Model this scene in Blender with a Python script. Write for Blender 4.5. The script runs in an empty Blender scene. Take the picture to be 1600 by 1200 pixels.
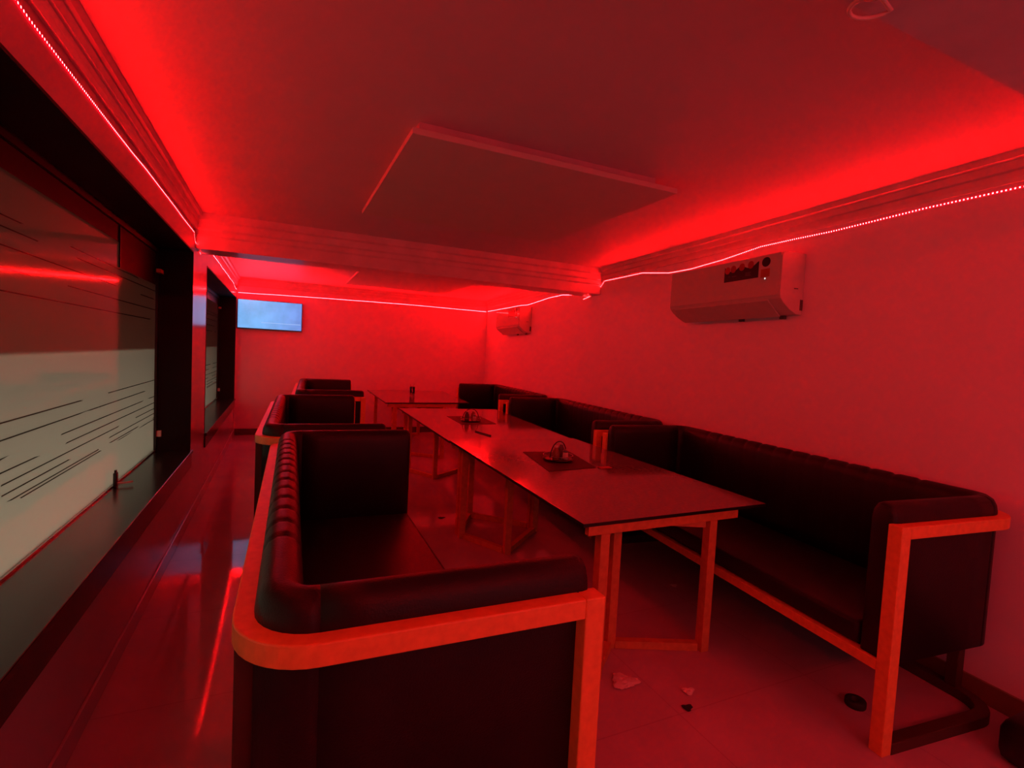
import bpy, bmesh, math, random
from mathutils import Vector, Matrix
random.seed(4)
S = bpy.context.scene
COL = S.collection
PI = math.pi

# ------------------------------------------------------------------ camera
F, YAW, PITCH, ROLL = 798.0, .4281, .0542, .0508
cd = bpy.data.cameras.new('camera')
cam = bpy.data.objects.new('camera', cd); COL.objects.link(cam)
cd.sensor_fit = 'HORIZONTAL'; cd.sensor_width = 36.0; cd.lens = F * 36.0 / 1600.0
cd.clip_start = .02; cd.clip_end = 60
fwd0 = Vector((math.sin(YAW), math.cos(YAW), 0)); rt0 = Vector((math.cos(YAW), -math.sin(YAW), 0)); up0 = Vector((0, 0, 1))
fw = fwd0 * math.cos(PITCH) - up0 * math.sin(PITCH)
u2 = up0 * math.cos(PITCH) + fwd0 * math.sin(PITCH)
r2 = rt0 * math.cos(ROLL) + u2 * math.sin(ROLL)
u3 = u2 * math.cos(ROLL) - rt0 * math.sin(ROLL)
cam.matrix_world = Matrix(((r2.x, u3.x, -fw.x, 0), (r2.y, u3.y, -fw.y, 0), (r2.z, u3.z, -fw.z, 1.5), (0, 0, 0, 1)))
S.camera = cam

# ------------------------------------------------------------------ world, exposure
S.view_settings.view_transform = 'Standard'
S.view_settings.look = 'None'
S.view_settings.gamma = 1.0
S.view_settings.use_curve_mapping = False
S.view_settings.exposure = 0.0
w = bpy.data.worlds.new('night'); S.world = w; w.use_nodes = True
w.node_tree.nodes['Background'].inputs['Color'].default_value = (.02, .02, .03, 1)
w.node_tree.nodes['Background'].inputs['Strength'].default_value = .3

LED_P = 620.0       # radiance of one diode
TAPE_P = 1.5       # glow of the tape between diodes

def area(name, loc, tgt, sx, sy, power, color):
    l = bpy.data.lights.new(name, 'AREA'); l.shape = 'RECTANGLE'; l.size = sx; l.size_y = sy
    l.energy = power; l.color = color
    o = bpy.data.objects.new(name, l); COL.objects.link(o); o.location = loc
    o.rotation_euler = (Vector(tgt) - Vector(loc)).to_track_quat('-Z', 'Y').to_euler()
    return o
# street lamps low outside the frosted windows
area('street_light', (-1.75, 2.6, .60), (-.9, 2.6, .95), 5.4, .7, 54.0, (.97, .86, .66))
area('street_light_far', (-1.75, 7.5, .60), (-.9, 7.5, .95), 3.4, .7, 30.0, (.97, .86, .68))
# added dim fill behind the camera, set in the unseen doorway opening
area('rear_fill_light', (1.5, -2.02, 1.22), (1.5, 3.0, 1.22), 1.56, 2.4, 4.0, (1, .52, .60))

# ------------------------------------------------------------------ materials
def new_mat(name):
    m = bpy.data.materials.new(name); m.use_nodes = True
    return m, m.node_tree, m.node_tree.nodes['Principled BSDF']
def mat(name, col, rough=.5, metal=0, noise=None, bump=None, coat=0, spec=.5, coat_rough=.03):
    m, nt, p = new_mat(name)
    p.inputs['Base Color'].default_value = (*col, 1); p.inputs['Roughness'].default_value = rough
    p.inputs['Metallic'].default_value = metal; p.inputs['Specular IOR Level'].default_value = spec
    p.inputs['Coat Weight'].default_value = coat; p.inputs['Coat Roughness'].default_value = coat_rough
    tc = nt.nodes.new('ShaderNodeTexCoord')
    if noise:
        sc, amt = noise
        n = nt.nodes.new('ShaderNodeTexNoise'); n.inputs['Scale'].default_value = sc; n.inputs['Detail'].default_value = 5
        nt.links.new(tc.outputs['Object'], n.inputs['Vector'])
        r = nt.nodes.new('ShaderNodeValToRGB')
        r.color_ramp.elements[0].position = .3; r.color_ramp.elements[1].position = .7
        r.color_ramp.elements[0].color = (*[c * (1 - amt) for c in col], 1)
        r.color_ramp.elements[1].color = (*[min(1, c * (1 + amt)) for c in col], 1)
        nt.links.new(n.outputs['Fac'], r.inputs['Fac']); nt.links.new(r.outputs['Color'], p.inputs['Base Color'])
    if bump:
        sc, st = bump
        n = nt.nodes.new('ShaderNodeTexNoise'); n.inputs['Scale'].default_value = sc; n.inputs['Detail'].default_value = 4
        nt.links.new(tc.outputs['Object'], n.inputs['Vector'])
        b = nt.nodes.new('ShaderNodeBump'); b.inputs['Strength'].default_value = st; b.inputs['Distance'].default_value = .004
        nt.links.new(n.outputs['Fac'], b.inputs['Height']); nt.links.new(b.outputs['Normal'], p.inputs['Normal'])
    return m
def emit(name, col, st):
    m, nt, p = new_mat(name)
    p.inputs['Base Color'].default_value = (0, 0, 0, 1); p.inputs['Specular IOR Level'].default_value = 0
    p.inputs['Emission Color'].default_value = (*col, 1); p.inputs['Emission Strength'].default_value = st
    return m

M = {}
M['wall'] = mat('wall_paint', (.88, .72, .86), .55, noise=(3, .015), bump=(60, .08))
M['tile'] = mat('glossy_wall_tile', (.50, .36, .44), .16, noise=(2, .06))
M['ceiling'] = mat('ceiling_panel', (.74, .60, .68), .42, noise=(4, .02), spec=.35)
M['drop'] = mat('ceiling_drop_board', (.74, .62, .62), .6, noise=(9, .015))
M['cornice'] = mat('cornice_pvc', (.70, .55, .62), .28, noise=(6, .1))
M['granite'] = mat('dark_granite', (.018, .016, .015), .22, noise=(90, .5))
M['reveal'] = mat('black_paint', (.010, .007, .008), .55, spec=.15)
M['blackframe'] = mat('black_aluminium', (.01, .01, .01), .35)
M['alu'] = mat('aluminium_track', (.55, .54, .52), .35, metal=1)
M['gold'] = mat('gold_powder_coat', (.88, .36, .10), .42, noise=(40, .08), spec=.5)
M['tan'] = mat('brown_table_frame', (.60, .26, .09), .5, noise=(30, .12))
M['leather'] = mat('black_leatherette', (.014, .009, .013), .42, bump=(220, .3), spec=.32)
M['runner'] = mat('dark_brown_frame', (.06, .028, .018), .5)  # darker brown than the gold frame; floor runner and rear posts
M['leather_panel'] = mat('black_back_cloth', (.010, .007, .009), .7, bump=(300, .2), spec=.25)
M['tabletop'] = mat('polished_granite_top', (.20, .155, .13), .10, noise=(60, .08), spec=.6)
M['mat'] = mat('dark_placemat', (.06, .03, .03), .6, spec=.15)
M['plastic'] = mat('white_plastic', (.60, .55, .52), .22, noise=(20, .03), spec=.5)
M['ac_front'] = mat('ac_front_gloss', (.60, .55, .52), .07)
M['dplastic'] = mat('grey_plastic', (.10, .09, .09), .4)
M['black'] = mat('black_plastic', (.012, .01, .012), .35)
M['paper'] = mat('white_paper', (.75, .7, .66), .8, bump=(40, .5))
M['amber'] = mat('amber_jar', (.25, .08, .03), .2)
M['orange_s'] = mat('orange_sticker', (.45, .12, .04), .5)
M['red_s'] = mat('red_sticker', (.35, .03, .03), .5)
M['rubber'] = mat('rubber', (.02, .02, .02), .7)
M['steel'] = mat('steel_wire', (.35, .33, .32), .3, metal=1)
M['diode'] = emit('red_diode', (1, .0036, .0044), LED_P)
M['diode_far'] = emit('red_diode_far', (1, .0022, .0032), LED_P * 2.3)
M['tape'] = emit('led_tape', (1, .004, .012), TAPE_P)
M['dot'] = emit('white_indicator', (1, .95, .9), 1.2)

def tv_mat():
    m, nt, p = new_mat('tv_picture')
    p.inputs['Base Color'].default_value = (.01, .01, .012, 1); p.inputs['Roughness'].default_value = .25
    tc = nt.nodes.new('ShaderNodeTexCoord')
    sx = nt.nodes.new('ShaderNodeSeparateXYZ'); nt.links.new(tc.outputs['Object'], sx.inputs[0])
    mp = nt.nodes.new('ShaderNodeMapRange'); mp.inputs[1].default_value = -.48; mp.inputs[2].default_value = .48
    nt.links.new(sx.outputs['X'], mp.inputs[0])
    r = nt.nodes.new('ShaderNodeValToRGB'); e = r.color_ramp.elements
    e[0].position = 0; e[0].color = (.20, .48, .95, 1); e[1].position = 1; e[1].color = (.17, .32, .80, 1)
    e2 = e.new(.3); e2.color = (.20, .52, 1.0, 1)
    nt.links.new(mp.outputs[0], r.inputs['Fac'])
    n = nt.nodes.new('ShaderNodeTexNoise'); n.inputs['Scale'].default_value = 4.5; n.inputs['Detail'].default_value = 3
    nt.links.new(tc.outputs['Object'], n.inputs['Vector'])
    mm = nt.nodes.new('ShaderNodeMapRange'); mm.inputs[1].default_value = .3; mm.inputs[2].default_value = .7
    mm.inputs[3].default_value = .82; mm.inputs[4].default_value = 1.1
    nt.links.new(n.outputs['Fac'], mm.inputs[0])
    nt.links.new(r.outputs['Color'], p.inputs['Emission Color']); nt.links.new(mm.outputs[0], p.inputs['Emission Strength'])
    return m
M['tv'] = tv_mat()
M['tvline'] = emit('tv_picture_line', (.42, .58, 1.0), 1.0)

def floor_mat():
    m, nt, p = new_mat('floor_marble')
    p.inputs['Roughness'].default_value = .09
    tc = nt.nodes.new('ShaderNodeTexCoord')
    b = nt.nodes.new('ShaderNodeTexBrick'); b.offset = 0
    b.inputs['Scale'].default_value = 1; b.inputs['Brick Width'].default_value = .8; b.inputs['Row Height'].default_value = .8
    b.inputs['Mortar Size'].default_value = .003
    b.inputs['Color1'].default_value = (.62, .46, .54, 1); b.inputs['Color2'].default_value = (.60, .45, .52, 1)
    b.inputs['Mortar'].default_value = (.52, .38, .44, 1)
    nt.links.new(tc.outputs['Object'], b.inputs['Vector'])
    n = nt.nodes.new('ShaderNodeTexNoise'); n.inputs['Scale'].default_value = 2.2; n.inputs['Detail'].default_value = 8
    nt.links.new(tc.outputs['Object'], n.inputs['Vector'])
    mx = nt.nodes.new('ShaderNodeMixRGB'); mx.blend_type = 'MULTIPLY'; mx.inputs[0].default_value = .35
    nt.links.new(b.outputs['Color'], mx.inputs[1]); nt.links.new(n.outputs['Fac'], mx.inputs[2])
    nt.links.new(mx.outputs[0], p.inputs['Base Color'])
    n2 = nt.nodes.new('ShaderNodeTexNoise'); n2.inputs['Scale'].default_value = 5
    nt.links.new(tc.outputs['Object'], n2.inputs['Vector'])
    mr = nt.nodes.new('ShaderNodeMapRange'); mr.inputs[3].default_value = .03; mr.inputs[4].default_value = .07; p.inputs['Specular IOR Level'].default_value = .24
    nt.links.new(n2.outputs['Fac'], mr.inputs[0]); nt.links.new(mr.outputs[0], p.inputs['Roughness'])
    return m
M['floor'] = floor_mat()

def film_mat():
    """frosted film: lets outside light through, glossy face, thin clear lines in two clusters"""
    m, nt, p = new_mat('frosted_film')
    N = nt.nodes; L = nt.links
    out = [n for n in N if n.type == 'OUTPUT_MATERIAL'][0]
    N.remove(p)
    tc = N.new('ShaderNodeTexCoord'); sx = N.new('ShaderNodeSeparateXYZ'); L.new(tc.outputs['Object'], sx.inputs[0])
    mapn = N.new('ShaderNodeMapping'); mapn.inputs['Scale'].default_value = (0.001, 1.6, 18)
    L.new(tc.outputs['Object'], mapn.inputs['Vector'])
    nz = N.new('ShaderNodeTexNoise'); nz.inputs['Scale'].default_value = 1; nz.inputs['Detail'].default_value = 0
    L.new(mapn.outputs[0], nz.inputs['Vector'])
    dash = N.new('ShaderNodeMath'); dash.operation = 'GREATER_THAN'; dash.inputs[1].default_value = .40
    L.new(nz.outputs['Fac'], dash.inputs[0])
    acc = None
    for z in (1.17, 1.107, 1.040, .990, .944, .905, .872, .858, 1.64, 1.72, 1.80, 1.865, 1.905):
        d = N.new('ShaderNodeMath'); d.operation = 'SUBTRACT'; d.inputs[1].default_value = z; L.new(sx.outputs['Z'], d.inputs[0])
        a = N.new('ShaderNodeMath'); a.operation = 'ABSOLUTE'; L.new(d.outputs[0], a.inputs[0])
        c = N.new('ShaderNodeMath'); c.operation = 'LESS_THAN'; c.inputs[1].default_value = .0026; L.new(a.outputs[0], c.inputs[0])
        if acc is None: acc = c
        else:
            s = N.new('ShaderNodeMath'); s.operation = 'MAXIMUM'; L.new(acc.outputs[0], s.inputs[0]); L.new(c.outputs[0], s.inputs[1]); acc = s
    ln = N.new('ShaderNodeMath'); ln.operation = 'MULTIPLY'; L.new(acc.outputs[0], ln.inputs[0]); L.new(dash.outputs[0], ln.inputs[1])
    mixc = N.new('ShaderNodeMixRGB'); L.new(ln.outputs[0], mixc.inputs[0])
    mixc.inputs[1].default_value = (.62, .60, .55, 1); mixc.inputs[2].default_value = (.10, .09, .08, 1)
    tr = N.new('ShaderNodeBsdfTranslucent'); L.new(mixc.outputs[0], tr.inputs['Color'])
    df = N.new('ShaderNodeBsdfDiffuse'); df.inputs['Color'].default_value = (.05, .05, .045, 1)
    ad = N.new('ShaderNodeMixShader'); ad.inputs[0].default_value = .85
    L.new(df.outputs[0], ad.inputs[1]); L.new(tr.outputs[0], ad.inputs[2])
    gl = N.new('ShaderNodeBsdfGlossy')
    gl.inputs['Roughness'].default_value = .07
    fr = N.new('ShaderNodeFresnel'); fr.inputs['IOR'].default_value = 1.38
    mx = N.new('ShaderNodeMixShader'); L.new(fr.outputs[0], mx.inputs[0]); L.new(ad.outputs[0], mx.inputs[1]); L.new(gl.outputs[0], mx.inputs[2])
    L.new(mx.outputs[0], out.inputs['Surface'])
    return m
M['film'] = film_mat()
def dimming_sheet_mat():  # cloth of the added sheet behind the upper panes
    m, nt, p = new_mat('dimming_cloth'); N = nt.nodes; L = nt.links
    out = [n for n in N if n.type == 'OUTPUT_MATERIAL'][0]; N.remove(p)
    tr = N.new('ShaderNodeBsdfTranslucent'); tr.inputs['Color'].default_value = (.62, .46, .42, 1)
    df = N.new('ShaderNodeBsdfDiffuse'); df.inputs['Color'].default_value = (.2, .15, .13, 1)
    mx = N.new('ShaderNodeMixShader'); mx.inputs[0].default_value = .85
    L.new(df.outputs[0], mx.inputs[1]); L.new(tr.outputs[0], mx.inputs[2]); L.new(mx.outputs[0], out.inputs['Surface'])
    return m
M['dimming_sheet'] = dimming_sheet_mat()
def glass_mat(name='clear_glass', rough=.02, tint=(.9, .9, .9)):
    m, nt, p = new_mat(name)
    p.inputs['Base Color'].default_value = (*tint, 1); p.inputs['Roughness'].default_value = rough
    p.inputs['Transmission Weight'].default_value = 1; p.inputs['IOR'].default_value = 1.45
    return m
M['glass'] = glass_mat()

# ------------------------------------------------------------------ mesh helpers
class MB:
    def __init__(s): s.bm = bmesh.new()
    def box(s, x0, x1, y0, y1, z0, z1, mtx=None, bev=0):
        bm = s.bm
        vs = [bm.verts.new(Vector((x, y, z)) if mtx is None else mtx @ Vector((x, y, z))) for x in (x0, x1) for y in (y0, y1) for z in (z0, z1)]
        fs = [bm.faces.new([vs[i] for i in f]) for f in ((0, 1, 3, 2), (4, 6, 7, 5), (0, 4, 5, 1), (2, 3, 7, 6), (0, 2, 6, 4), (1, 5, 7, 3))]
        if bev:
            es = list({e for f in fs for e in f.edges})
            bmesh.ops.bevel(bm, geom=es, offset=bev, segments=2, affect='EDGES', profile=.5)
        return s
    def prism(s, pts, axis, a0, a1, off=(0, 0, 0)):
        """closed 2-D outline extruded along axis ('x','y','z')"""
        bm = s.bm
        def P(p, a):
            if axis == 'y': v = (p[0], a, p[1])
            elif axis == 'x': v = (a, p[0], p[1])
            else: v = (p[0], p[1], a)
            return Vector(v) + Vector(off)
        A = [bm.verts.new(P(p, a0)) for p in pts]; B = [bm.verts.new(P(p, a1)) for p in pts]
        n = len(pts)
        for i in range(n): bm.faces.new((A[i], A[(i + 1) % n], B[(i + 1) % n], B[i]))
        bm.faces.new(A[::-1]); bm.faces.new(B)
        return s
    def sweep(s, path, prof, closed_ends=True, fn=None):
        """prof: list of (out, z); path: list of (x,y,nx,ny): point and outward normal; ring per path point"""
        bm = s.bm; rings = []
        for i, (x, y, nx, ny) in enumerate(path):
            pr = prof if fn is None else fn(i, prof)
            rings.append([bm.verts.new((x + nx * o, y + ny * o, z)) for o, z in pr])
        n = len(prof)
        for a, b in zip(rings, rings[1:]):
            for j in range(n): bm.faces.new((a[j], a[(j + 1) % n], b[(j + 1) % n], b[j]))
        if closed_ends:
            bm.faces.new(rings[0][::-1]); bm.faces.new(rings[-1])
        return s
    def tube(s, pts, r, seg=8, cyc=False):
        bm = s.bm; rings = []; pts = [Vector(p) for p in pts]; n = len(pts); prev = None
        for i, p in enumerate(pts):
            if cyc: t = pts[(i + 1) % n] - pts[i - 1]
            else: t = (pts[min(i + 1, n - 1)] - pts[max(i - 1, 0)])
            t.normalize()
            a = prev if prev is not None else (Vector((0, 0, 1)) if abs(t.z) < .9 else Vector((1, 0, 0)))
            u = (a - t * a.dot(t)).normalized(); v = t.cross(u); prev = u
            rings.append([bm.verts.new(p + (u * math.cos(2 * PI * k / seg) + v * math.sin(2 * PI * k / seg)) * r) for k in range(seg)])
        rr = list(zip(rings, rings[1:])) + ([(rings[-1], rings[0])] if cyc else [])
        for a, b in rr:
            for k in range(seg): bm.faces.new((a[k], a[(k + 1) % seg], b[(k + 1) % seg], b[k]))
        if not cyc: bm.faces.new(rings[0][::-1]); bm.faces.new(rings[-1])
        return s
    def lathe(s, prof, c=(0, 0, 0), seg=20):
        bm = s.bm; c = Vector(c); rings = []
        for r, z in prof:
            rings.append([bm.verts.new(c + Vector((r * math.cos(2 * PI * k / seg), r * math.sin(2 * PI * k / seg), z))) for k in range(seg)])
        for a, b in zip(rings, rings[1:]):
            for k in range(seg): bm.faces.new((a[k], a[(k + 1) % seg], b[(k + 1) % seg], b[k]))
        bm.faces.new(rings[0][::-1]); bm.faces.new(rings[-1])
        return s
    def bar(s, a, b, w, h, up=(0, 0, 1)):
        a = Vector(a); b = Vector(b); t = b - a; L = t.length; t.normalize(); up = Vector(up)
        sd = t.cross(up)
        if sd.length < 1e-4: sd = t.cross(Vector((1, 0, 0)))
        sd.normalize(); u = sd.cross(t)
        m = Matrix(((t.x, sd.x, u.x, a.x), (t.y, sd.y, u.y, a.y), (t.z, sd.z, u.z, a.z), (0, 0, 0, 1)))
        return s.box(0, L, -w / 2, w / 2, -h / 2, h / 2, m)
    def build(s, name, m, parent=None, smooth=False, bevel=0, kind=None, sub=0):
        bm = s.bm
        bmesh.ops.recalc_face_normals(bm, faces=bm.faces)
        me = bpy.data.meshes.new(name); bm.to_mesh(me); bm.free()
        o = bpy.data.objects.new(name, me); COL.objects.link(o); me.materials.append(m)
        if smooth:
            for p in me.polygons: p.use_smooth = True
        if bevel:
            b = o.modifiers.new('bevel', 'BEVEL'); b.width = bevel; b.segments = 2; b.limit_method = 'ANGLE'; b.angle_limit = .6
        if sub:
            b = o.modifiers.new('sub', 'SUBSURF'); b.levels = sub; b.render_levels = sub
        if parent: o.parent = parent
        if kind: o['kind'] = kind
        return o
def tag(o, label, cat, group=None):
    o['label'] = label; o['category'] = cat
    if group: o['group'] = group
    return o
def thing(name, label, cat, loc=(0, 0, 0), rz=0, group=None):
    o = bpy.data.objects.new(name, None); COL.objects.link(o); o.location = loc; o.rotation_euler = (0, 0, rz)
    o.empty_display_size = .1
    return tag(o, label, cat, group)
def copy_tree(o, parent=None):
    c = o.copy(); COL.objects.link(c); c.parent = parent
    for ch in list(o.children): copy_tree(ch, c)
    return c

# ------------------------------------------------------------------ room
XL = -.655; SK = .0762; XR0 = 2.942
YN, YB = -1.9, 9.32
ZC = 2.54
def xr(y): return XR0 + SK * y
RN = math.hypot(1, SK)
WN = Vector((-1 / RN, SK / RN, 0))       # right wall: into the room
WD = Vector((SK / RN, 1 / RN, 0))        # right wall: away from the camera
W1 = (.2, 4.87); W2 = (5.72, 9.24); SILL = .60; HEAD = 2.215

MB().box(XL - .3, xr(YB) + .3, YN - .2, YB + .2, -.12, 0).build('floor', M['floor'], kind='structure')
MB().box(XL - .3, xr(YB) + .3, YN - .2, YB + .2, ZC, ZC + .12).build('ceiling', M['ceiling'], kind='structure')
MB().box(XL - .3, xr(YB) + .3, YB, YB + .15, 0, ZC).build('wall_back', M['wall'], kind='structure')
MB().prism([(xr(YN), YN), (xr(YB), YB), (xr(YB) + .2, YB), (xr(YN) + .2, YN)], 'z', 0, ZC).build('wall_right', M['wall'], kind='structure')
b = MB(); b.box(XL - .3, .7, YN - .15, YN, 0, ZC).box(2.3, xr(YN) + .3, YN - .15, YN, 0, ZC).box(.7, 2.3, YN - .15, YN, 2.45, ZC)
b.build('wall_near', M['wall'], kind='structure')
b = MB(); xo = XL - .26
b.box(xo, XL, YN, YB, 0, SILL - .03)
b.box(xo, XL, YN, YB, HEAD, ZC)
b.box(xo, XL, YN, W1[0], SILL - .03, HEAD).box(xo, XL, W1[1], W2[0], SILL - .03, HEAD).box(xo, XL, W2[1], YB, SILL - .03, HEAD)
b.build('wall_left', M['tile'], kind='structure')

# skirtings
MB().box(XL, XL + .012, YN, YB, 0, .095).build('baseboard_left', M['tile'], kind='structure', bevel=.003)
MB().box(XL + .012, xr(YB) - .012, YB - .012, YB, 0, .10).build('baseboard_back', mat('brown_skirting', (.12, .08, .06), .25), kind='structure')
p0 = Vector((xr(YN), YN, 0)); p1 = Vector((xr(YB), YB, 0))
q = [p0, p1, p1 + WN * .014, p0 + WN * .014]
MB().prism([(v.x, v.y) for v in q], 'z', 0, .10).build('baseboard_right', mat('tan_skirting', (.22, .15, .09), .35), kind='structure', bevel=.003)

# cornices (stepped pvc profile)
PRO = [(0, 2.405), (.014, 2.405), (.020, 2.425), (.020, 2.455), (.030, 2.462), (.033, 2.500), (.050, 2.508), (.056, 2.540), (0, 2.540)]
def cornice(name, a, b, n):
    a = Vector((a[0], a[1], 0)); b = Vector((b[0], b[1], 0))
    MB().sweep([(a.x, a.y, n[0], n[1]), (b.x, b.y, n[0], n[1])], PRO).build(name, M['cornice'], kind='structure')
B1 = (4.96, 5.26); B2 = (.42, .72)
cornice('trim_1', (XL, B2[1]), (XL, B1[0]), (1, 0))
cornice('trim_2', (XL, B1[1]), (XL, YB), (1, 0))
cornice('trim_3', (xr(B2[1]), B2[1]), (xr(B1[0]), B1[0]), (WN.x, WN.y))
cornice('trim_4', (xr(B1[1]), B1[1]), (xr(YB), YB), (WN.x, WN.y))
cornice('trim_5', (XL, YB), (xr(YB), YB), (0, -1))
# ceiling beams with profiled faces
def beam(name, y0, y1, zb):
    pr = [(y0, zb), (y0, zb + .10), (y0 - .012, zb + .115), (y0 - .012, zb + .15), (y0 - .03, zb + .165), (y0 - .034, zb + .215), (y0 - .055, zb + .23), (y0 - .06, ZC),
          (y1 + .06, ZC), (y1 + .055, zb + .23), (y1 + .034, zb + .215), (y1 + .03, zb + .165), (y1 + .012, zb + .15), (y1 + .012, zb + .115), (y1, zb + .10), (y1, zb)]
    MB().prism(pr, 'x', XL, xr(y1) + .02).build(name, M['cornice'], kind='structure')
beam('trim_6', B1[0], B1[1], 2.255)
beam('trim_7', B2[0], B2[1], 2.255)

# ------------------------------------------------------------------ windows (deep black reveals, frosted panes)
def window(idx, y0, y1, step):
    xg = -.90
    root = bpy.data.objects.new('window_%d' % idx, None); COL.objects.link(root); root['kind'] = 'structure'
    root.location = (xg, y0, SILL)
    def L(o):
        o.parent = root; o.matrix_parent_inverse = Matrix.Translation((-xg, -y0, -SILL)); return o
    b = MB()
    b.box(xg - .012, XL + .003, y1 - .012, y1, SILL, HEAD).box(xg - .012, XL + .003, y0, y0 + .012, SILL, HEAD).box(xg - .012, XL + .003, y0 + .012, y1 - .012, HEAD - .012, HEAD)
    L(b.build('reveal', M['reveal']))
    L(MB().box(xg - .012, XL + .022, y0, y1, SILL - .028, SILL).build('sill', M['granite'], bevel=.004))
    L(MB().box(XL, XL + .012, y0, y1, SILL - .14, SILL - .028).build('sill_strip', M['granite']))  # dark strip on the wall face below the sill
    b = MB(); b.box(xg - .03, xg + .012, y0 + .012, y1 - .012, SILL, SILL + .010)
    L(b.build('bottom_track', M['alu']))
    b = MB(); b.box(xg - .03, xg + .018, y1 - .045, y1 - .012, SILL + .01, HEAD - .012).box(xg - .03, xg + .018, y0 + .012, y0 + .045, SILL + .01, HEAD - .012)
    b.box(xg - .03, xg + .018, y0 + .045, y1 - .045, HEAD - .05, HEAD - .012)
    L(b.build('pane_frame', M['blackframe']))
    a0, a1 = y0 + .045, y1 - .045
    z0, z1, zs = SILL + .010, 2.065, 1.915
    ys = a1 - step
    pts = [(a0, z0), (a1, z0), (a1, zs), (ys, zs), (ys, z1), (a0, z1)]
    L(MB().prism(pts, 'x', xg - .002, xg + .002).build('frosted_pane', M['film']))
    pts = [(a0, z1 + .001), (ys + .001, z1 + .001), (ys + .001, zs + .001), (a1, zs + .001), (a1, HEAD - .05), (a0, HEAD - .05)]
    L(MB().prism(pts, 'x', xg - .004, xg + .001).build('dark_pane', M['reveal']))
    L(MB().box(xg - .020, xg - .017, a0 + .01, a1 - .01, 1.40, HEAD - .052).build('outer_dimming_sheet', M['dimming_sheet']))  # added sheet that dims the street light on the upper pane
    b = MB(); b.box(xg - .004, xg + .010, ys, ys + .012, zs, HEAD - .05)
    L(b.build('mullion', M['blackframe']))
    # catches on the pane's edge
    L(MB().box(xg + .015, xg + .05, y1 - .03, y1 - .0125, .715, .765, bev=.003).build('window_latch', M['plastic']))
    L(MB().box(xg + .018, xg + .05, y1 - .12, y1 - .0125, 2.005, 2.035, bev=.003).build('top_catch', M['tan']))
    if idx == 1:
        L(MB().box(xg + .012, xg + .03, 3.70, 3.74, SILL + .0, SILL + .085, bev=.004).box(xg + .016, xg + .026, 3.71, 3.73, SILL + .085, SILL + .10).build('bolt', M['black']))
        L(MB().tube([(xg + .02, 3.72, SILL + .02), (xg + .07, 3.73, SILL + .018), (xg + .10, 3.75, SILL + .02)], .006).build('bolt_lever', M['plastic']))
window(1, W1[0], W1[1], 1.0)
window(2, W2[0], W2[1], .0015)

# ------------------------------------------------------------------ led strips
def led_strip(path, nrm, label, far=False):
    """path: polyline of Vectors on a wall, nrm: into the room"""
    t0 = MB(); d0 = MB(); pitch = .0167
    acc = 0.0; nrm = Vector(nrm)
    for a, b in zip(path, path[1:]):
        seg = b - a; Ls = seg.length
        if Ls < 1e-5: continue
        t = seg.normalized(); up = nrm.cross(t).normalized()
        m = Matrix(((t.x, up.x, nrm.x, a.x), (t.y, up.y, nrm.y, a.y), (t.z, up.z, nrm.z, a.z), (0, 0, 0, 1)))
        t0.box(-.002, Ls + .002, -.004, .004, .0015, .004, m)
        s = pitch - acc
        while s < Ls:
            d0.box(s - .0028, s + .0028, -.003, .003, .004, .0065, m)
            s += pitch
        acc = Ls - (s - pitch)
    root = t0.build('led_strip', M['tape']); tag(root, label, 'light strip', 'red light strips under the cornice')
    d = d0.build('diode_row', M['tape'], root, kind='stuff')
    d.data.materials.append(M['diode_far' if far else 'diode'])
    for p in d.data.polygons:
        if p.normal.dot(nrm) > .9: p.material_index = 1
    return root
def dense(pts, wob=.004, step=.25):
    out = []
    for a, b in zip(pts, pts[1:]):
        n = max(1, int((b - a).length / step))
        for i in range(n):
            p = a.lerp(b, i / n)
            if i: p = p + Vector((0, 0, random.uniform(-wob, wob)))
            out.append(p)
    out.append(pts[-1]); return out
E_ = .001
lx = XL + E_
led_strip(dense([Vector((lx, y, z)) for y, z in ((-1.6, 2.36), (1.5, 2.362), (1.62, 2.372), (1.9, 2.355), (4.84, 2.362), (4.90, 2.30), (5.22, 2.245))]), (1, 0, 0),
          'red LED strip along the left wall above the near window, ending at the beam')
led_strip(dense([Vector((lx, y, z)) for y, z in ((5.5, 2.30), (6.0, 2.378), (8.6, 2.37), (9.0, 2.33), (9.29, 2.34))]), (1, 0, 0),
          'short red LED strip above the far window, between the beam and the back wall', True)
led_strip(dense([Vector((x, YB - E_, z)) for x, z in ((-.64, 2.295), (.8, 2.325), (2.2, 2.34), (3.62, 2.335))], .002), (0, -1, 0),
          'red LED strip running across the back wall above the television', True)
def rw(y, z, off=E_): return Vector((xr(y), y, z)) + WN * off
led_strip(dense([rw(y, z) for y, z in ((-1.6, 2.37), (1.2, 2.379), (1.6, 2.383), (2.13, 2.373), (2.68, 2.380), (3.05, 2.345), (3.43, 2.326), (3.72, 2.332), (4.15, 2.390), (4.88, 2.398), (5.0, 2.31), (5.04, 2.275), (5.36, 2.235))], .002), WN,
          'wavy red LED strip along the right wall above the nearer air conditioner')
led_strip(dense([rw(y, z) for y, z in ((5.5, 2.30), (5.95, 2.344), (6.36, 2.345), (7.2, 2.308), (7.48, 2.322), (9.29, 2.34))], .002), WN,
          'red LED strip on the right wall beyond the beam, above the far air conditioner', True)

led_strip(dense([Vector((x, YN + E_, z)) for x, z in ((-.62, 2.47), (1.0, 2.475), (2.75, 2.47))], .002), (0, 1, 0),  # extra strip on the unseen wall, added as red fill for the room
          'added red fill strip on the unseen wall behind the camera', True)

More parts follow.
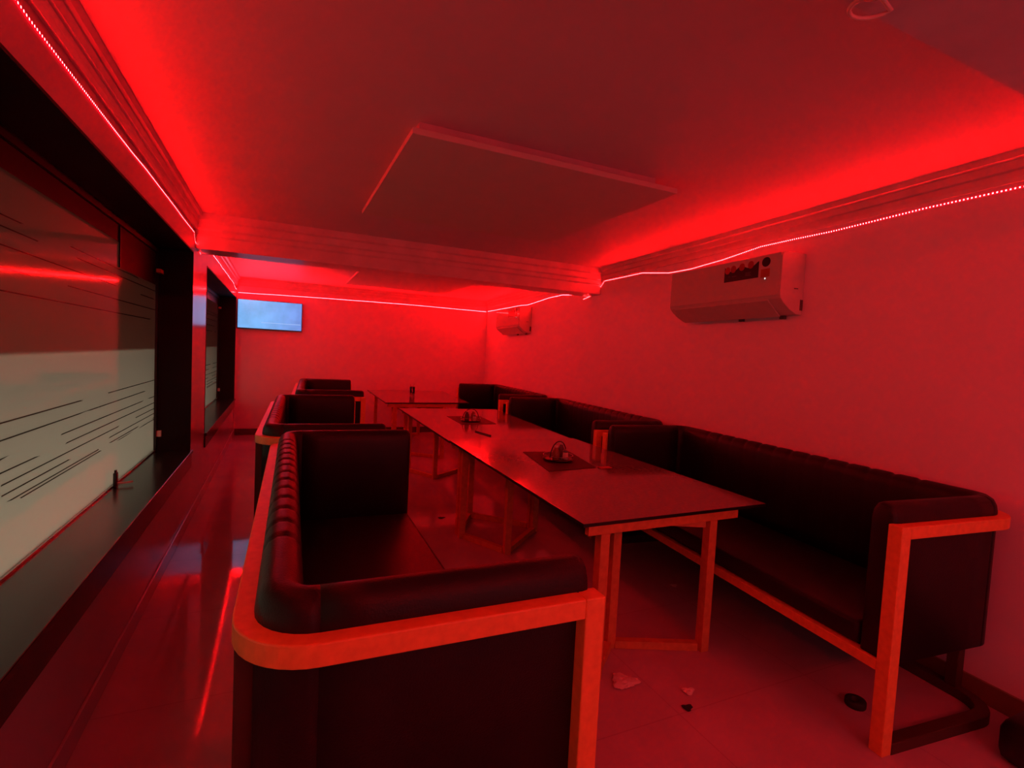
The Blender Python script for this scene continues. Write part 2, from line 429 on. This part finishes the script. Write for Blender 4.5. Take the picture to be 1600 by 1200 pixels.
# ------------------------------------------------------------------ ceiling drop boards
def drop(x0, x1, y0, y1, label):
    t = thing('ceiling_board', label, 'ceiling panel', ((x0 + x1) / 2, (y0 + y1) / 2, ZC), 0, 'square boards hung under the ceiling')
    hx, hy = (x1 - x0) / 2, (y1 - y0) / 2
    MB().box(-hx, hx, -hy, hy, -.078, -.050).build('board', M['drop'], t, bevel=.002)
    MB().box(-hx + .04, hx - .12, -hy + .05, hy - .05, -.050, 0).build('backing_frame', M['cornice'], t, bevel=.002)
drop(.51, 2.02, 2.31, 3.85, 'large square board hung just under the ceiling in front of the beam')
drop(.88, 2.42, 6.7, 8.2, 'square board hung under the ceiling of the far bay, beyond the beam')

# hook of looped cable by the near beam
t = thing('cable_loop', 'pale curl of cable hanging from the dark near ceiling beam', 'cable', (1.045, .665, 2.255))
MB().lathe([(.03, 0), (.03, -.008), (.012, -.014)], (0, 0, 0)).build('ceiling_rose', M['plastic'], t, smooth=True)
pts = [(.045 * math.cos(a) - .01 * a / 3, .045 * math.sin(a) * .9, -.03 - .012 * a / 3) for a in [i * .3 for i in range(15)]]
MB().tube([(0, 0, -.01)] + pts, .0045).build('cable', M['plastic'], t, smooth=True)

# ------------------------------------------------------------------ television
t = thing('television', 'wall television with a pale blue picture at the top left of the back wall', 'television', (-.157, YB, 1.963))
MB().box(-.478, .478, -.055, -.012, -.232, .232, bev=.006).build('casing', M['black'], t)
sc = MB().box(-.470, .470, -.0575, -.0552, -.222, .226).build('screen', M['tv'], t)
MB().box(-.13, .455, -.0590, -.0577, -.128, -.120).build('picture_line', M['tvline'], sc)
MB().box(-.15, .15, -.012, 0, -.1, .1).build('wall_bracket', M['black'], t)

# ------------------------------------------------------------------ air conditioners on the right wall
def ac(y_near, y_far, label):
    Lg = (y_far - y_near) * RN
    p = rw(y_near, 1.865, 0)
    t = thing('air_conditioner', label, 'air conditioner', p, PI - math.atan(SK), 'split air conditioners on the right wall')
    # local: +x into the room, -y along the wall away from the camera
    prof = [(0, 0), (.055, .004), (.110, .030), (.165, .070), (.192, .098), (.200, .125), (.200, .372), (.188, .392), (.150, .40), (0, .40)]
    MB().prism(prof, 'y', -Lg, 0).build('casing', M['plastic'], t, bevel=.004)
    MB().box(.2005, .206, -Lg + .012, -.012, .118, .392, bev=.002).build('front_panel', M['ac_front'], t)
    b = MB(); b.prism([(.075, -.006), (.083, -.010), (.196, .090), (.192, .098)], 'y', -Lg + .06, -.10).build('air_flap', M['plastic'], t, bevel=.001)
    for yy in (-Lg * .45, -.14): MB().box(.02, .04, yy, yy + .04, -.022, .001).build('drain_spigot', M['dplastic'], t)
    # right end cap details
    MB().box(.05, .085, .0, .0015, .165, .172).build('side_slot', M['dplastic'], t)
    MB().box(.0, .025, 0, .0015, .03, .10).build('pipe_cover', M['dplastic'], t)
    MB().box(.2065, .208, -.130, -.122, .232, .240).build('indicator_light', M['dot'], t)
    # black sticker with fruit-like discs along its scalloped top edge, round badge and rating label
    X0, X1 = .2063, .2070
    yb = -.50; ye = -.185
    pts = [(yb, .250), (ye, .250), (ye, .36)]
    for k in range(1, 24):
        u = ye + (yb - ye) * k / 24
        pts.append((u, .365 - .012 * k / 24 - .035 * abs(math.sin(k / 24 * PI * 2))))
    pts.append((yb, .36))
    stk = MB().prism(pts, 'x', X0, X1).build('promo_sticker', M['black'], t)
    for k, c in enumerate((-.255, -.335, -.415, -.47)):
        bm = MB()
        bm.prism([(c + .026 * math.cos(a * PI / 8), .345 - .004 * k + .026 * math.sin(a * PI / 8)) for a in range(16)], 'x', X1, X1 + .0006)
        bm.build('sticker_disc', M['red_s'], stk)
    for (a, z, L2) in ((-.46, .285, .018), (-.425, .283, .045), (-.30, .292, .05), (-.30, .283, .042), (-.30, .274, .05)):
        MB().box(X1, X1 + .0005, a, a + L2, z, z + .004).build('sticker_print', M['dplastic'], stk)
    bm = MB(); bm.prism([(-.125 + .035 * math.cos(a * PI / 10), .345 + .032 * math.sin(a * PI / 10)) for a in range(20)], 'x', X0, X1)
    bg = bm.build('round_badge', M['black'], t)
    rl = MB().box(X0, X1, -.165, -.09, .245, .300).build('rating_label', M['orange_s'], t)
    for z in (.256, .268, .280, .291):
        MB().box(X1, X1 + .0005, -.158, -.098, z, z + .003).build('label_print', M['red_s'], rl)
    return t
ac(2.30, 3.42, 'white wall air conditioner with black sticker and lit white dot, nearer the camera')
ac(7.02, 8.14, 'white wall air conditioner in the far bay beside the back corner')

# ------------------------------------------------------------------ sofas
SL, SD, RR = 2.33, .83, .17
def u_path(off, x_front, n_arc=10, n_arm=6, n_back=40, which='all'):
    """U-shaped centre line, offset inward by off from the outer outline; outward normals"""
    near = []; r = RR - off
    # near arm at y = off (outward -y), from the front to the back corner
    for i in range(n_arm + 1):
        x = x_front + (RR - x_front) * i / n_arm; near.append((x, off, 0, -1))
    c1 = []
    for i in range(n_arc + 1):
        a = -PI / 2 - PI / 2 * i / n_arc
        c1.append((RR + r * math.cos(a), RR + r * math.sin(a), math.cos(a), math.sin(a)))
    back = [(off, RR + (SL - 2 * RR) * i / n_back, -1, 0) for i in range(1, n_back)]
    c2 = [(x, SL - y, nx, -ny) for x, y, nx, ny in reversed(c1)]
    far = [(x, SL - y, nx, -ny) for x, y, nx, ny in reversed(near)]
    if which == 'near': return near
    if which == 'far': return far
    if which == 'back': return c1 + back + c2
    return near[:-1] + c1 + back + c2 + far[1:]
def make_sofa():
    t = thing('bench_sofa', '', 'sofa')
    XF = .80
    # frame: square tube, U-shaped top rail and floor runner joined by front posts and rear posts
    sec = lambda z: [(-.0275, z - .05), (.0275, z - .05), (.0275, z), (-.0275, z)]
    b = MB(); b.sweep(u_path(.0275, SD - .055), sec(.92))
    b.build('top_rail', M['gold'], t, bevel=.004)
    b = MB(); b.sweep(u_path(.0275, SD - .055), sec(.045))
    b.build('floor_runner', M['runner'], t, bevel=.004)
    for yy in (.0275, SL - .0275):
        MB().box(SD - .055, SD, yy - .0275, yy + .0275, 0.0, .92).build('front_post', M['gold'], t, bevel=.004)
    for yy in (.20, SL - .20):
        MB().box(.004, .052, yy - .025, yy + .025, .045, .87).build('rear_post', M['runner'], t, bevel=.004)
    b = MB(); b.bar((SD - .0275, .055, .345), (SD - .0275, SL - .055, .345), .05, .045)
    b.build('front_rail', M['gold'], t, bevel=.004)
    # upholstered shell: a rounded roll over the arms and back
    def shell(d, o0):
        # outward coordinate relative to path at offset o0; d = thickness
        P = [(0, .34), (0, .86), (0, .930), (-.004, .956), (-.016, .980), (-.036, .993), (-.062, .993), (-.082, .982), (-.094, .962), (-d, .93), (-d, .34)]
        return P
    o0 = .042
    def arm_fn(i, prof, rev):
        k = {0: .72, 1: .92, 2: 1.0}.get((7 - i) if rev else i, 1.0)
        return [(-.05 + (o + .05) * k, .66 + (z - .66) * (1 - (1 - k) * .22)) for o, z in prof]
    def arm_path(w):
        p = u_path(o0, XF, which=w)
        if w == 'near': return [(XF + .012, *p[0][1:]), (XF + .004, *p[0][1:]), (XF - .012, *p[0][1:])] + p[2:]
        return p[:-2] + [(XF - .012, *p[-1][1:]), (XF + .004, *p[-1][1:]), (XF + .012, *p[-1][1:])]
    b = MB(); b.sweep(arm_path('near'), shell(.10, o0), fn=lambda i, p: arm_fn(i, p, False)); b.build('armrest', M['leather'], t, smooth=True)
    b = MB(); b.sweep(arm_path('far'), shell(.10, o0), fn=lambda i, p: arm_fn(i, p, True)); b.build('armrest', M['leather'], t, smooth=True)
    path = u_path(o0, XF, n_arc=8, n_back=150, which='back')
    # pinched channels across the top of the back
    base = shell(.16, o0)
    def fn(i, prof):
        x, y, nx, ny = path[i]
        if y < .38 or y > SL - .38: a = 0
        else:
            ph = ((y - .38) % .125) / .125
            a = -.009 * max(0, 1 - abs(ph - .5) * 2 / .35) ** 1.5
        w = .10 + .0 * min(1, max(0, (min(y, SL - y) - .16) / .12))
        out = []
        for o, z in base:
            k = max(0, min(1, (z - .72) / .24))
            oo = -w if o <= -.095 else o
            s = 1 if o > -.06 else -1
            out.append((oo + a * k * (.5 if s > 0 else -.5), z + a * (1 if z > .95 else 0)))
        return out
    b = MB(); b.sweep(path, base, fn=fn); b.build('backrest', M['leather'], t, smooth=True)
    # seat
    b = MB(); b.box(.150, SD - .02, .150, SL - .150, .37, .47, bev=.022); b.build('seat', M['leather'], t, smooth=True)
    b = MB(); b.box(.145, SD - .06, .145, SL - .145, .325, .37); b.build('seat_base', M['leather_panel'], t)
    return t
sofa = make_sofa()
def place_sofa(first, loc, rz, label, group):
    o = sofa if first else copy_tree(sofa)
    o.location = loc; o.rotation_euler = (0, 0, rz); o['label'] = label; o['group'] = group
    return o
GL = 'black bench sofas in the row under the windows'
GR = 'black bench sofas in the row against the right wall'
place_sofa(1, (-.083, 1.03, 0), -.02, 'black leatherette bench sofa with gold frame nearest the camera, under the near window', GL)
place_sofa(0, (-.14, 3.47, 0), -.03, 'black gold-framed bench sofa second from the camera in the window row', GL)
place_sofa(0, (.12, 6.32, 0), -.05, 'black bench sofa farthest back in the window row, before the back wall', GL)
# local +x goes into the room, local +y towards the camera
def rsofa(px, py, slope, label):
    n = math.hypot(1, slope); wn = Vector((-1 / n, slope / n, 0)); wd = Vector((slope / n, 1 / n, 0))
    o = place_sofa(0, Vector((px, py, 0)) - wn * SD * .95 + wd * SL, PI - math.atan(slope), label, GR)
    o.scale = (.95, 1, 1)
rsofa(2.185, 1.12, .093, 'black bench sofa against the right wall nearest the camera, gold front post in full view')
rsofa(2.412, 3.54, .083, 'black bench sofa in the middle of the right wall row, behind the front table')
rsofa(2.63, 6.12, SK, 'black bench sofa farthest along the right wall, in the back corner')

# ------------------------------------------------------------------ tables
def table(nl, nr, fl, fr, zn, zf, label, deep=.42):
    """four tabletop corners in world coordinates, top height at the near and the far end"""
    c = Vector(((nl[0] + nr[0]) / 2, (nl[1] + nr[1]) / 2, 0))
    t = thing('dining_table', label, 'table', c, 0, 'dark dining tables down the middle')
    R = lambda p: (p[0] - c.x, p[1] - c.y)
    NL, NR, FL, FR = map(R, (nl, nr, fl, fr))
    L_ = (Vector(FL) - Vector(NL)).length
    def P(u, v):
        a = Vector(NL).lerp(Vector(NR), u); b = Vector(FL).lerp(Vector(FR), u); return a.lerp(b, v)
    def Z(v): return zn + (zf - zn) * v
    b = MB(); TH = .016
    lo = [b.bm.verts.new((p[0], p[1], z - TH)) for p, z in ((NL, zn), (NR, zn), (FR, zf), (FL, zf))]
    hi = [b.bm.verts.new((p[0], p[1], z)) for p, z in ((NL, zn), (NR, zn), (FR, zf), (FL, zf))]
    b.bm.faces.new(hi); b.bm.faces.new(lo[::-1])
    for k in range(4): b.bm.faces.new((lo[k], lo[(k + 1) % 4], hi[(k + 1) % 4], hi[k]))
    tp = b.build('tabletop', M['tabletop'], t)
    tp.data.materials.append(M['black'])
    for pl in tp.data.polygons:
        if pl.normal.z < .5: pl.material_index = 1
    # apron: four rails under the top
    for (u0, v0, u1, v1) in ((.03, .012, .83, .012), (.76, .026, .76, .974), (.83, .988, .03, .988), (.15, .974, .15, .026)):
        p, q = P(u0, v0), P(u1, v1)
        MB().bar((p.x, p.y, Z(v0) - TH - .0235), (q.x, q.y, Z(v1) - TH - .0235), .03, .045).build('apron_rail', M['tan'], t)
    # two V-shaped pedestals of square tube
    for end in (0, 1):
        v0 = .032 / L_; v1 = v0 + (.42 if end else deep) / L_
        if end: v0, v1 = 1 - v0, 1 - v1
        uv = [(.11, v0), (.30, v1), (.685, v0)]
        w_ = .05
        for u, v in uv:
            p = P(u, v); top = Z(v) - TH - (.047 if v in (v0,) else .001)
            MB().box(p.x - w_ / 2, p.x + w_ / 2, p.y - w_ / 2, p.y + w_ / 2, 0, top).build('leg', M['tan'], t, bevel=.003)
        for (ua, va), (ub, vb) in zip(uv, uv[1:]):
            p, q = P(ua, va), P(ub, vb); d = (q - p).normalized() * .03
            MB().bar((p.x + d.x, p.y + d.y, .022), (q.x - d.x, q.y - d.y, .022), .04, .04).build('foot_rail', M['tan'], t)
            MB().bar((p.x + d.x, p.y + d.y, Z(va) - .085), (q.x - d.x, q.y - d.y, Z(vb) - .085), .03, .036).build('upper_rail', M['tan'], t)
    return t
T1N, T1F, T2Z, T3Z = .765, .800, .790, .800
def z1(y): return T1N + (T1F - T1N) * (y - 1.91) / (3.9 - 1.91)
table((1.257, 1.903), (2.443, 1.923), (1.258, 3.915), (2.392, 3.87), T1N, T1F, 'long dark polished table nearest the camera, corner pointing at the right sofa', .20)
table((1.262, 3.935), (2.392, 3.89), (1.352, 6.29), (2.605, 6.20), T2Z, T2Z, 'dark polished table butted behind the nearest table, in the middle of the room')
table((1.293, 6.85), (2.50, 6.92), (1.38, 9.00), (2.72, 9.05), T3Z, T3Z, 'dark table standing apart in the far bay before the back wall')

# placemats, caddies and small things on the tables
def placemat(pts, zf, label):
    b = MB(); n = len(pts)
    lo = [b.bm.verts.new((x, y, zf(y) + .0008)) for x, y in pts]; hi = [b.bm.verts.new((x, y, zf(y) + .0028)) for x, y in pts]
    b.bm.faces.new(hi); b.bm.faces.new(lo[::-1])
    for k in range(n): b.bm.faces.new((lo[k], lo[(k + 1) % n], hi[(k + 1) % n], hi[k]))
    tag(b.build('placemat', M['mat']), label, 'placemat', 'dark placemats')
placemat([(1.57, 2.81), (1.95, 2.84), (2.04, 3.35), (1.665, 3.39)], z1, 'dark placemat under the condiment caddy on the nearest table')
placemat([(1.68, 4.83), (2.06, 4.86), (2.11, 5.46), (1.72, 5.49)], lambda y: T2Z, 'dark placemat under the condiment caddy on the middle table')
def bottle(x, y, z, h, r, m, label):
    t = thing('sauce_bottle', label, 'bottle', (x, y, z), 0, None)
    MB().lathe([(r * .9, 0), (r, .006), (r, h * .6), (r * .55, h * .78), (r * .5, h * .86)]).build('body', m, t, smooth=True)
    MB().lathe([(r * .6, h * .86), (r * .6, h * .98), (r * .4, h)]).build('cap', M['plastic'], t, smooth=True)
    return t
def shaker(x, y, z, label):
    t = thing('salt_shaker', label, 'shaker', (x, y, z))
    MB().lathe([(.019, 0), (.021, .004), (.018, .05)]).build('body', M['plastic'], t, smooth=True)
    MB().lathe([(.0185, .050), (.0185, .062), (.010, .068)]).build('cap', M['steel'], t, smooth=True)
def caddy(x, y, z, rz, label):
    t = thing('condiment_caddy', label, 'caddy', (x, y, z), rz, 'condiment caddies on the tables')
    MB().lathe([(.085, 0), (.100, .002), (.108, .012), (.104, .012), (.097, .006), (.085, .0085), (.001, .0085)], seg=28).build('tray', M['black'], t, smooth=True)
    MB().tube([(.104 * math.cos(i * PI / 12), .104 * math.sin(i * PI / 12), .035) for i in range(24)], .003, cyc=True).build('rim_wire', M['steel'], t, smooth=True)
    for i in range(8):
        a = i * PI / 4
        MB().tube([(.104 * math.cos(a), .104 * math.sin(a), .010), (.104 * math.cos(a), .104 * math.sin(a), .035)], .0025, 6).build('upright_wire', M['steel'], t, smooth=True)
    MB().tube([(-.104 * math.cos(a), 0, .03 + .10 * math.sin(a)) for a in [i * PI / 14 for i in range(15)]], .004).build('handle', M['black'], t, smooth=True)
zc = z1(3.095) + .0045
caddy(1.797, 3.095, zc, .5, 'round black condiment caddy with arched handle on the nearest table')
bottle(1.755, 3.055, zc + .0095, .100, .024, M['amber'], 'small amber sauce bottle at the left in the nearest caddy')
bottle(1.842, 3.135, zc + .0095, .106, .022, M['dplastic'], 'grey sauce bottle at the back right in the nearest caddy')
shaker(1.835, 3.060, zc + .0095, 'white shaker at the front in the nearest caddy')
zc = T2Z + .003
caddy(1.853, 5.07, zc, .3, 'round black condiment caddy with arched handle on the middle table')
bottle(1.80, 5.04, zc + .0095, .106, .023, M['dplastic'], 'grey sauce bottle at the left in the middle table caddy')
bottle(1.895, 5.11, zc + .0095, .100, .024, M['amber'], 'amber sauce bottle at the right in the middle table caddy')
shaker(1.875, 5.01, zc + .0095, 'white shaker at the front in the middle table caddy')
gx, gy = 1.95, 8.12
t = thing('drinking_glass', 'clear tumbler holding a spoon and straw on the far table', 'glass', (gx, gy, T3Z + .0005))
MB().lathe([(.036, 0), (.044, .13), (.042, .13), (.034, .008), (.001, .008)]).build('glass_body', M['glass'], t, smooth=True)
tag(MB().bar((gx - .012, gy, T3Z + .010), (gx + .032, gy + .01, T3Z + .18), .010, .004).build('straw', M['plastic']), 'pale straw leaning in the glass on the far table', 'straw')
tag(MB().bar((gx + .010, gy + .012, T3Z + .010), (gx - .034, gy + .004, T3Z + .165), .008, .004).build('spoon', M['steel']), 'steel spoon standing in the glass on the far table', 'spoon')
tag(MB().bar((1.655, 4.385, T2Z + .006), (1.70, 4.12, T2Z + .006), .012, .010).build('pen', M['black'], bevel=.002), 'dark pen lying near the front edge of the middle table', 'pen')
tag(MB().box(1.965, 2.05, 2.80, 2.85, z1(2.85) + .001, z1(2.8) + .007, bev=.001).build('folded_napkin', M['red_s']), 'small folded napkin beside the placemat on the nearest table', 'napkin')

# ------------------------------------------------------------------ litter on the floor
def crumple(name, x, y, r, h, m, label, cat, group=None, z0=.0005):
    bm = bmesh.new(); bmesh.ops.create_icosphere(bm, subdivisions=3, radius=1)
    for v in bm.verts:
        k = 1 + random.uniform(-.22, .22); a = math.atan2(v.co.y, v.co.x); k *= 1 + .25 * math.sin(3 * a + r * 50)
        v.co.x *= r * k; v.co.y *= r * k * .8; v.co.z = (v.co.z + 1) * h / 2 * random.uniform(.8, 1.1)
    zmin = min(v.co.z for v in bm.verts)
    for v in bm.verts: v.co.z += z0 - zmin; v.co.x += x; v.co.y += y
    b = MB(); b.bm.free(); b.bm = bm
    return tag(b.build(name, m), label, cat, group)
crumple('paper_napkin', 1.50, 1.86, .060, .018, M['paper'], 'larger crumpled white napkin on the floor by the front table legs', 'napkin', 'litter under the front table')
crumple('paper_napkin', 1.745, 1.70, .026, .014, M['paper'], 'small crumpled scrap of white paper beside the right leg of the front table', 'napkin', 'litter under the front table')
crumple('food_crumb', 1.66, 1.615, .022, .012, M['rubber'], 'dark crumb on the floor in front of the front table leg', 'litter')
crumple('paper_scrap', 2.47, 2.60, .022, .008, M['paper'], 'tiny scrap of paper in the shadow under the right sofa', 'litter')
crumple('floor_stain', 1.37, 4.40, .030, .004, M['rubber'], 'dark spot of dirt on the floor beside the middle table base', 'litter')
t = thing('tape_roll', 'small black ring lying on the floor beside the nearest right sofa post', 'tape roll', (2.12, 1.42, 0))
t.location = (2.41, 1.36, .0)
MB().lathe([(.020, 0), (.040, 0), (.042, .004), (.042, .026), (.040, .03), (.020, .03), (.018, .028), (.018, .002)], seg=24).build('roll', M['rubber'], t, smooth=True)
o = MB().box(2.62, 2.92, .55, .96, 0, .17, bev=.05).build('floor_bag', M['black'], smooth=True)
tag(o, 'black bag on the floor at the bottom right corner, by the right wall', 'bag')
